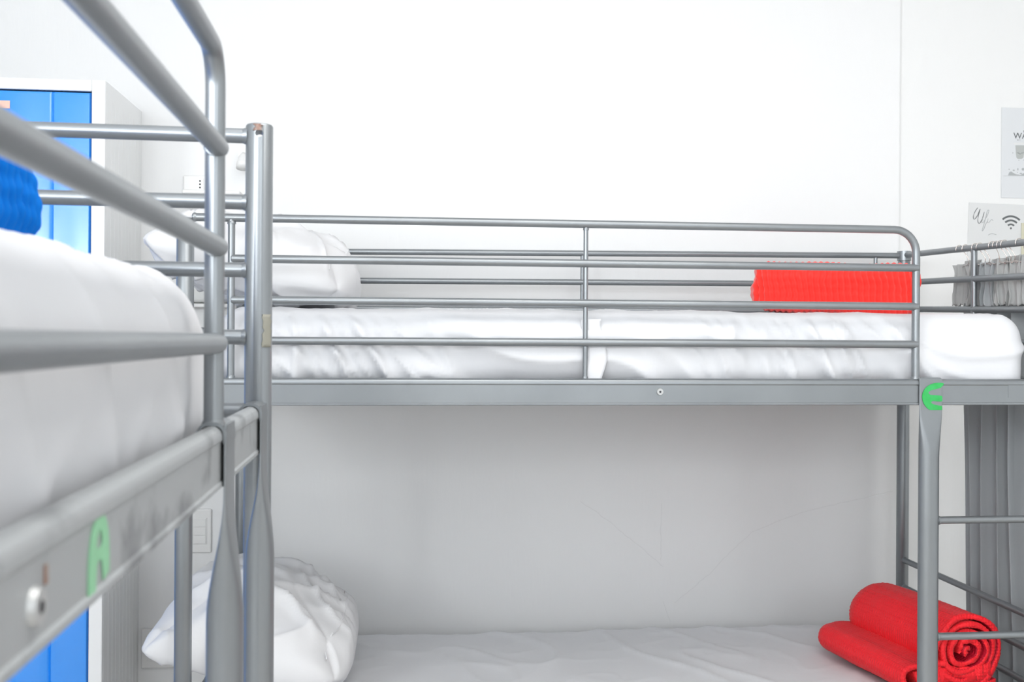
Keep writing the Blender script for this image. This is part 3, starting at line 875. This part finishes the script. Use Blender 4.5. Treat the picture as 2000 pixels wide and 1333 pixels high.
# fine vertical ribs pressed into the side panel
for k in range(9):
    y = WY-0.03-k*0.037
    lput(box('side_rib', (LX+0.0002, y, (LT-0.03)/2+0.05), (0.0007, 0.0025, LT-0.16), M['locker_white'], bev=0.0))
dw = (LW-0.072)/3
for k in range(3):
    x1 = LX-0.036-k*dw-0.002; x0 = x1-dw+0.004
    z0, z1 = 0.085, LT-0.034
    # door: pressed panel; vertical creases 98 mm in from each edge
    prof = []
    xs = [(x0, 0.010), (x0+0.003, 0.0015), (x0+0.008, 0.0), (x0+0.093, 0.0), (x0+0.0955, 0.004), (x0+0.098, 0.0065), (x0+0.101, 0.0025), (x0+0.106, 0.0)]
    xs += [(x1-0.106, 0.0), (x1-0.101, 0.0025), (x1-0.098, 0.0065), (x1-0.0955, 0.004), (x1-0.093, 0.0), (x1-0.008, 0.0), (x1-0.003, 0.0015), (x1, 0.010)]
    V = []; F = []
    zs = [(z0, 0.010), (z0+0.003, 0.0015), (z0+0.008, 0.0), (z1-0.008, 0.0), (z1-0.003, 0.0015), (z1, 0.010)]
    for (z, dz) in zs:
        for (x, dy) in xs: V.append(Vector((x, FY-0.016+max(dy, dz), z)))
    nn = len(xs)
    for j in range(len(zs)-1):
        for i in range(nn-1):
            a = j*nn+i; F.append((a, a+1, a+nn+1, a+nn))
    b0 = len(V)
    V += [Vector((x0, FY+0.004, z0)), Vector((x1, FY+0.004, z0)), Vector((x1, FY+0.004, z1)), Vector((x0, FY+0.004, z1))]
    F.append((b0+3, b0+2, b0+1, b0))
    F.append(tuple([b0, b0+1]+[nn-1-i for i in range(nn)])); F.append(tuple([b0+2, b0+3]+[(len(zs)-1)*nn+i for i in range(nn)]))
    F.append(tuple([b0+1, b0+2]+[j*nn+nn-1 for j in range(len(zs)-1, -1, -1)])); F.append(tuple([b0+3, b0]+[j*nn for j in range(len(zs))]))
    d = lput(auto(mesh_obj('door', V, F, M['locker_blue']), 30)); d['label'] = 'glossy blue door'
    xh = x0+0.03
    h_ = box('handle', (xh, FY-0.024, 1.02), (0.018, 0.016, 0.10), M['bolt'], bev=0.004)
    h_.parent = d
lbx0, lbz = wpos(17, 204.5, FY-0.016)
q = box('label_plate', (lbx0-0.04, FY-0.0172, lbz), (0.08, 0.0022, 0.021), M['pink'], bev=0.0008)
lput(q); q['label'] = 'small salmon-pink number label'

# ------------------------------------------------------------------ wall fittings at the head of the bunk
def plate(name, u0, v0, u1, v1, label, cat, th=0.010):
    x0, z1 = wpos(u0, v0, WY); x1, z0 = wpos(u1, v1, WY)
    r = empty(name, ((x0+x1)/2, WY, (z0+z1)/2)); tag(r, label, cat)
    o = box('cover_plate', (0, -th/2, 0), (x1-x0, th, z1-z0), M['plastic'], r, 0.004, seg=3)
    return r, (x1-x0), (z1-z0), th
r, w_, h_, th = plate('wall_socket', 357, 343, 436, 382, 'white wall socket above the shelf, beside the upper bunk pillow', 'socket')
for k in range(3):
    cx = -w_/2+w_*(0.42+0.19*k)
    f_ = box('socket_insert', (cx, -th-0.0008, 0.002), (w_*0.17, 0.002, h_*0.62), M['plastic'], r, 0.0007)
    for dz in (0.010, 0.0, -0.010):
        hb = bmesh.new(); bmesh.ops.create_cone(hb, cap_ends=True, segments=10, radius1=0.0026, radius2=0.0026, depth=0.001)
        bmesh.ops.transform(hb, matrix=Matrix.Translation((cx, -th-0.0021, 0.002+dz)) @ Matrix.Rotation(PI/2, 4, 'X'), verts=hb.verts)
        bm_obj('pin_hole', hb, M['seam'], f_)
r, w_, h_, th = plate('light_switch', 372, 994, 416, 1079, 'white light switch plate on the wall above the lower pillow', 'switch')
box('inner_frame', (0, -th-0.001, 0), (w_*0.62, 0.003, h_*0.60), M['plastic'], r, 0.001)
for k in range(3):
    box('rocker', (0, -th-0.0032, h_*0.19*(1-k)), (w_*0.54, 0.0035, h_*0.178), M['plastic'], r, 0.0009)
r, w_, h_, th = plate('wall_socket', 281, 1228, 372, 1303, 'white wall socket beside the locker, half hidden by the lower pillow', 'socket')
for k in range(3):
    cx = -w_/2+w_*(0.24+0.25*k)
    f_ = box('socket_insert', (cx, -th-0.0012, -0.004), (w_*0.22, 0.003, h_*0.56), M['plastic'], r, 0.0009)
    if k:
        for dz in (0.012, 0.0, -0.012):
            hb = bmesh.new(); bmesh.ops.create_cone(hb, cap_ends=True, segments=10, radius1=0.003, radius2=0.003, depth=0.001)
            bmesh.ops.transform(hb, matrix=Matrix.Translation((cx, -th-0.003, -0.004+dz)) @ Matrix.Rotation(PI/2, 4, 'X'), verts=hb.verts)
            bm_obj('pin_hole', hb, M['seam'], f_)
# small white shelf with rounded lip, and the pale box below it
sx0, sz1 = wpos(357, 372, WY-0.1); sx1, _ = wpos(470, 372, WY-0.1)
sh = empty('wall_shelf', ((sx0+sx1)/2, WY, sz1)); tag(sh, 'small white wall shelf under the upper socket', 'shelf')
box('board', (0, -0.065, -0.007), (sx1-sx0, 0.13, 0.014), M['plastic'], sh, 0.006, seg=4)
box('bracket', (-0.05, -0.02, -0.03), (0.012, 0.04, 0.045), M['plastic'], sh, 0.003)
box('bracket', (0.05, -0.02, -0.03), (0.012, 0.04, 0.045), M['plastic'], sh, 0.003)
sx0, sz1 = wpos(366, 540, WY-0.03); sx1, sz0 = wpos(447, 598, WY-0.03)
ub = empty('wall_box', ((sx0+sx1)/2, WY, (sz0+sz1)/2)); tag(ub, 'pale grey junction box on the wall behind the upper pillow', 'box')
box('housing', (0, -0.02, 0.004), (sx1-sx0, 0.04, sz1-sz0-0.01), M['plastic_grey'], ub, 0.010, seg=4)
box('lid_strip', (0, -0.021, -(sz1-sz0)/2+0.001), (sx1-sx0+0.002, 0.044, 0.012), M['plastic'], ub, 0.003)
# faint small reading lamp on the wall by the post
lx, lz = wpos(474, 300, WY-0.05)
lp = empty('wall_lamp', (lx, WY, lz)); tag(lp, 'small white wall lamp behind the near corner post', 'lamp')
V, F = sweep([(0, -0.004, 0), (0, -0.03, 0.0), (0.0, -0.055, -0.012)], 0.006, 12); mesh_obj('arm', V, F, M['plastic'], lp)
V, F = sweep([(0, -0.055, 0.0), (0, -0.06, -0.012), (0, -0.066, -0.03), (0, -0.072, -0.048)], [0.006, 0.013, 0.018, 0.020], 24); mesh_obj('lamp_shade', V, F, M['plastic'], lp)
V, F = sweep([(0, 0, 0), (0, -0.008, 0)], 0.026, 24); auto(mesh_obj('wall_mount', V, F, M['plastic'], lp))

# ------------------------------------------------------------------ posters at the right
PY = WY+0.012
def sheet_of_paper(u, v, wid, hei, mat, label, tilt=0.0, name='poster'):
    x, z = wpos(u, v, PY)
    r = empty(name, (x+wid/2, PY, z-hei)); tag(r, label, 'poster')
    b_ = box('paper', (0, -0.0015, hei/2), (wid, 0.002, hei), mat, r, 0.0006)
    r.rotation_euler = (0, tilt, 0)
    return r, x, z
def text_part(name, s, size, mat, parent, x, z, y=-0.0031, bold=0.0):
    cu = bpy.data.curves.new('tmp', 'FONT'); cu.body = s; cu.size = size; cu.extrude = 0.0002; cu.offset = bold
    o = bpy.data.objects.new('tmp', cu); C.objects.link(o); bpy.context.view_layer.update()
    me = bpy.data.meshes.new_from_object(o.evaluated_get(bpy.context.evaluated_depsgraph_get())); me.name = name
    bpy.data.objects.remove(o); bpy.data.curves.remove(cu)
    me.transform(Matrix.Translation((x, y, z)) @ Matrix.Rotation(PI/2, 4, 'X'))
    me.materials.clear(); me.materials.append(mat)
    r = bpy.data.objects.new(name, me); C.objects.link(r); r.parent = parent
    return r
PX = 3.44/2000.0                              # metres per photo pixel on that wall
def pl(root, u, v):                           # photo point -> local x, z on a sheet
    x, z = wpos(u, v, PY); return x-root.location.x, z-root.location.z
# wifi sheet
rw, x_, z_ = sheet_of_paper(1886, 397, 0.215, 0.30, M['paper_wifi'], 'sheet with handwritten Wifi and a signal symbol behind the hangers', tilt=math.radians(1.5))
def stroke(pts, r0, root, mat, name, y=-0.0030):
    P = [Vector((a, y, b)) for a, b in pts]
    # smooth with Catmull-Rom
    Q = []
    for i in range(len(P)-1):
        p0, p1, p2, p3 = P[max(i-1, 0)], P[i], P[i+1], P[min(i+2, len(P)-1)]
        for k in range(6):
            t = k/6
            Q.append(0.5*((2*p1)+(p2-p0)*t+(2*p0-5*p1+4*p2-p3)*t*t+(3*p1-p0-3*p2+p3)*t**3))
    Q.append(P[-1])
    rr = r0 if isinstance(r0, float) else [r0[0]+(r0[1]-r0[0])*abs(math.sin(i*0.35)) for i in range(len(Q))]
    V, F = sweep(Q, rr, 8)
    for v in V: v.y = y+(v.y-y)*0.15
    return mesh_obj(name, V, F, mat, root)
stroke([pl(rw, u, v) for u, v in [(1903, 407), (1898, 415), (1895, 425), (1897, 430), (1902, 424), (1906, 414), (1908, 409)]], (0.0006, 0.0012), rw, M['ink'], 'handwritten_word')
stroke([pl(rw, u, v) for u, v in [(1908, 409), (1905, 422), (1904, 433), (1907, 438), (1911, 432), (1914, 424), (1916, 415)]], (0.0006, 0.0012), rw, M['ink'], 'handwritten_word')
stroke([pl(rw, u, v) for u, v in [(1913, 429), (1912, 436), (1915, 435), (1918, 430)]], 0.0008, rw, M['ink_soft'], 'handwritten_word')
stroke([pl(rw, u, v) for u, v in [(1918, 430), (1923, 420), (1925, 412), (1922, 413), (1919, 427), (1915, 443), (1913, 452), (1916, 449), (1920, 438), (1923, 433)]], 0.0009, rw, M['ink_soft'], 'handwritten_word')
stroke([pl(rw, u, v) for u, v in [(1924, 428), (1923, 435), (1926, 435), (1930, 430), (1934, 431)]], 0.0008, rw, M['ink_soft'], 'handwritten_word')
stroke([pl(rw, u, v) for u, v in [(1925, 460), (1932, 457), (1941, 459)]], 0.0009, rw, M['ink_soft'], 'small_print')
cx_, cz_ = pl(rw, 1969, 445.5)
for (r0, r1) in ((0.0125, 0.0185), (0.0260, 0.0325), (0.040, 0.0465)):
    V = []; F = []; n = 20; aa = math.radians(44)
    for i in range(n+1):
        a = PI/2+aa-2*aa*i/n
        for y in (-0.0029, -0.0024):
            for r_ in (r0, r1): V.append(Vector((cx_+r_*1.02*math.cos(a), y, cz_+r_*0.98*math.sin(a)-0.002)))
    for i in range(n):
        b = i*4
        F += [(b, b+4, b+5, b+1), (b+2, b+3, b+7, b+6), (b+1, b+5, b+7, b+3), (b, b+2, b+6, b+4)]
    F += [(0, 1, 3, 2), (n*4, n*4+2, n*4+3, n*4+1)]
    mesh_obj('signal_arc', V, F, M['ink'], rw, smooth=False)
V, F = sweep([(cx_, -0.0029, cz_), (cx_, -0.0022, cz_)], 0.0036, 16); mesh_obj('signal_dot', V, F, M['ink'], rw, smooth=False)
# poster above it
rp_, x_, z_ = sheet_of_paper(1953, 210, 0.215, 0.305, M['paper'], 'upper white poster in a clear sleeve with a cup drawing and waves')
x, z = pl(rp_, 1976, 271); text_part('lettering', 'WA', 0.029, M['ink'], rp_, x, z)
x, z = pl(rp_, 1995, 259); text_part('lettering', 'P', 0.010, M['ink'], rp_, x, z)
x, z = pl(rp_, 1983, 275); text_part('lettering', 'in t', 0.009, M['ink_soft'], rp_, x, z)
def poly(pts, mat, name, y=-0.0026):
    n = len(pts); V = [Vector((a, y, b)) for a, b in pts]+[Vector((a, -0.0023, b)) for a, b in pts]
    F = [tuple(range(n)), tuple(range(2*n-1, n-1, -1))]+[(i, n+i, n+(i+1) % n, (i+1) % n) for i in range(n)]
    return mesh_obj(name, V, F, mat, rp_, smooth=False)
poly([pl(rp_, u, v) for u, v in [(1977, 279), (1999, 279), (1999, 283), (1977, 283)]], M['paper_wifi'], 'cup_rim')
M['cup'] = new_mat('cup_grey', (0.45, 0.47, 0.46), 0.5)
poly([pl(rp_, u, v) for u, v in [(1980, 284), (1998, 284), (1997, 300), (1996, 308), (1992, 311), (1985, 311), (1982, 308), (1981, 300)]], M['cup'], 'cup')
stroke([pl(rp_, u, v) for u, v in [(1983, 298), (1985, 299.5), (1987, 298.5)]], 0.0005, rp_, M['ink'], 'cup_eye')
stroke([pl(rp_, u, v) for u, v in [(1986, 299.5), (1989, 301.5), (1992, 299.5)]], 0.0005, rp_, M['ink'], 'cup_mouth')
stroke([pl(rp_, u, v) for u, v in [(1992, 298.5), (1994, 299.5), (1996, 298)]], 0.0005, rp_, M['ink'], 'cup_eye')
poly([pl(rp_, u, v) for u, v in [(1966, 343), (1968, 337), (1972, 335), (1976, 338), (1982, 341), (1990, 342), (1998, 338), (2004, 333), (2012, 336), (2020, 340), (2030, 342), (2034, 344)]], M['ink_soft'], 'wave')
for (u, v, a_, b_) in [(1977, 333, 2.2, 1.5), (1985, 331, 1.3, 2.6), (1995, 331, 2.6, 2.8), (1991, 339, 2.5, 1.3), (1968, 331, 1.4, 0.9), (1984, 337, 1.0, 0.8), (1987, 313.5, 1.1, 0.9), (1996, 313, 1.1, 0.7), (1975, 299, 0.7, 1.6)]:
    poly([pl(rp_, u+a_*math.cos(2*PI*k/10), v+b_*math.sin(2*PI*k/10)) for k in range(10)], M['ink_soft'], 'splash')
stroke([pl(rp_, u, v) for u, v in [(1956, 344), (1990, 344), (2030, 344)]], 0.0004, rp_, M['ink_soft'], 'ruled_line')
rb, x_, z_ = sheet_of_paper(1992, 436, 0.13, 0.20, M['paper_beige'], 'plain beige sheet at the right edge behind the hangers')
rb.location.y -= 0.003

# ------------------------------------------------------------------ curtain and hangers on the foot end of the back-wall bed
CX = EX+0.032
def curtain_panel(name, y0, y1, z0, z1, pleats, amp, mat, root, seed, xoff=0.0, flare=0.0, th=0.0022, edge=0.0, ny=260, nz=50):
    V = []; F = []
    for j in range(nz+1):
        t = j/nz; z = z1+(z0-z1)*t
        for i in range(ny+1):
            s = i/ny
            ph = 2*PI*pleats*s+2.2*noise.noise(Vector((s*4, seed, t*1.2)))+0.9*math.sin(s*9+seed)
            a = amp*(0.75+0.5*noise.noise(Vector((s*6, seed+3, t*1.5))))
            x = xoff+a*math.sin(ph)+0.25*a*math.sin(2*ph+1.2+t)+flare*t
            y = y0+(y1-y0)*s+0.5*a*math.cos(ph)+0.010*noise.noise(Vector((s*3, t*3, seed)))
            zz = z+edge*noise.noise(Vector((s*12, seed, 1)))*t
            V.append(Vector((x, y, zz)))
    for j in range(nz):
        for i in range(ny):
            a = j*(ny+1)+i; F.append((a, a+1, a+ny+2, a+ny+1))
    o = mesh_obj(name, V, F, mat, root)
    md = o.modifiers.new('s', 'SOLIDIFY'); md.thickness = th; md.offset = 0
    return o
cu = empty('curtain', (CX, 2.6, 0)); tag(cu, 'long grey pleated curtain hanging at the foot of the back-wall bed', 'curtain')
curtain_panel('long_panel', 0.315, -0.235, 0.03, H+0.17, 7.0, 0.028, M['curtain'], cu, 3, xoff=0.036, flare=0.02, nz=90)
# short garments / header cloths clipped on the hangers
gh = 0
specs = [(2.865, 0.05, 0.225, 0.105), (2.80, 0.055, 0.232, 0.100), (2.735, 0.05, 0.222, 0.098), (2.665, 0.055, 0.228, 0.100), (2.595, 0.055, 0.230, 0.095), (2.525, 0.05, 0.226, 0.098)]
names = ['pale grey cloth clipped on the hanger farthest to the left', 'grey pleated cloth hanging just left of the rail upright', 'grey folded cloth hanging behind the rail upright',
         'light grey cloth hanging just right of the rail upright', 'light grey crumpled cloth near the right edge of the photo', 'light grey cloth cut off by the right edge of the photo']
for k, (y, hw_, zt_, zb_) in enumerate(specs):
    o = curtain_panel('hanging_cloth', hw_*0.72, -hw_*0.72, H+zb_, H+zt_, 1.6+0.5*(k % 3), 0.010, M['curtain_light'] if k != 2 else M['curtain'], None, 10+k*3, edge=0.01, ny=60, nz=24)
    o.location = (CX-0.002, y, 0)
    tag(o, names[k], 'cloth', 'grey cloths hung on the foot rail')
# wire hooks over the top foot rail
def rail_z(y): return 0.2525+(0.274-0.2525)*(y-EY)/0.817
def hook(y, lean, lab):
    zr = H+rail_z(y); P = []
    rw_ = 0.0093+0.0022
    for i in range(13):
        a = PI+0.5-(PI+0.5)*i/12
        P.append((EX+rw_*math.cos(a), y, zr+rw_*math.sin(a)))
    P += [(EX+rw_+0.001, y+lean*0.2, zr-0.008), (EX+rw_+0.008, y+lean*0.6, zr-0.020), (EX+rw_+0.012, y+lean, zr-0.032), (EX+rw_+0.012, y+lean*0.7, zr-0.044)]
    V, F = sweep(P, 0.0011, 8)
    r = mesh_obj('hanger_hook', V, F, M['wire'])
    V2, F2 = sweep([(EX+rw_+0.012, y+lean*0.7-0.03, zr-0.050), (EX+rw_+0.012, y+lean*0.7-0.012, zr-0.046), (EX+rw_+0.012, y+lean*0.7, zr-0.043),
                    (EX+rw_+0.012, y+lean*0.7+0.012, zr-0.046), (EX+rw_+0.012, y+lean*0.7+0.03, zr-0.050)], 0.0013, 8)
    mesh_obj('hanger_arm', V2, F2, M['wire'], r)
    return tag(r, lab, 'hanger', 'wire hangers on the foot rail')
for (u, ln_, lab) in ((1873, 0.010, 'wire hanger farthest left on the top foot rail'), (1885, 0.012, 'second wire hanger from the left on the foot rail'),
                      (1904, 0.012, 'wire hanger just left of the rail upright, farther from it'), (1913, 0.010, 'wire hanger closest to the rail upright on its left'),
                      (1937, -0.004, 'first wire hanger to the right of the rail upright'), (1945, 0.010, 'second wire hanger to the right of the rail upright'),
                      (1953, 0.012, 'third wire hanger to the right of the rail upright'), (1961, 0.012, 'fourth wire hanger to the right of the rail upright'),
                      (1990, -0.012, 'wire hanger at the right edge of the photo')):
    a = math.atan((u-1000)/2000.0)+TH
    hook(EX/math.tan(a), -ln_, lab)
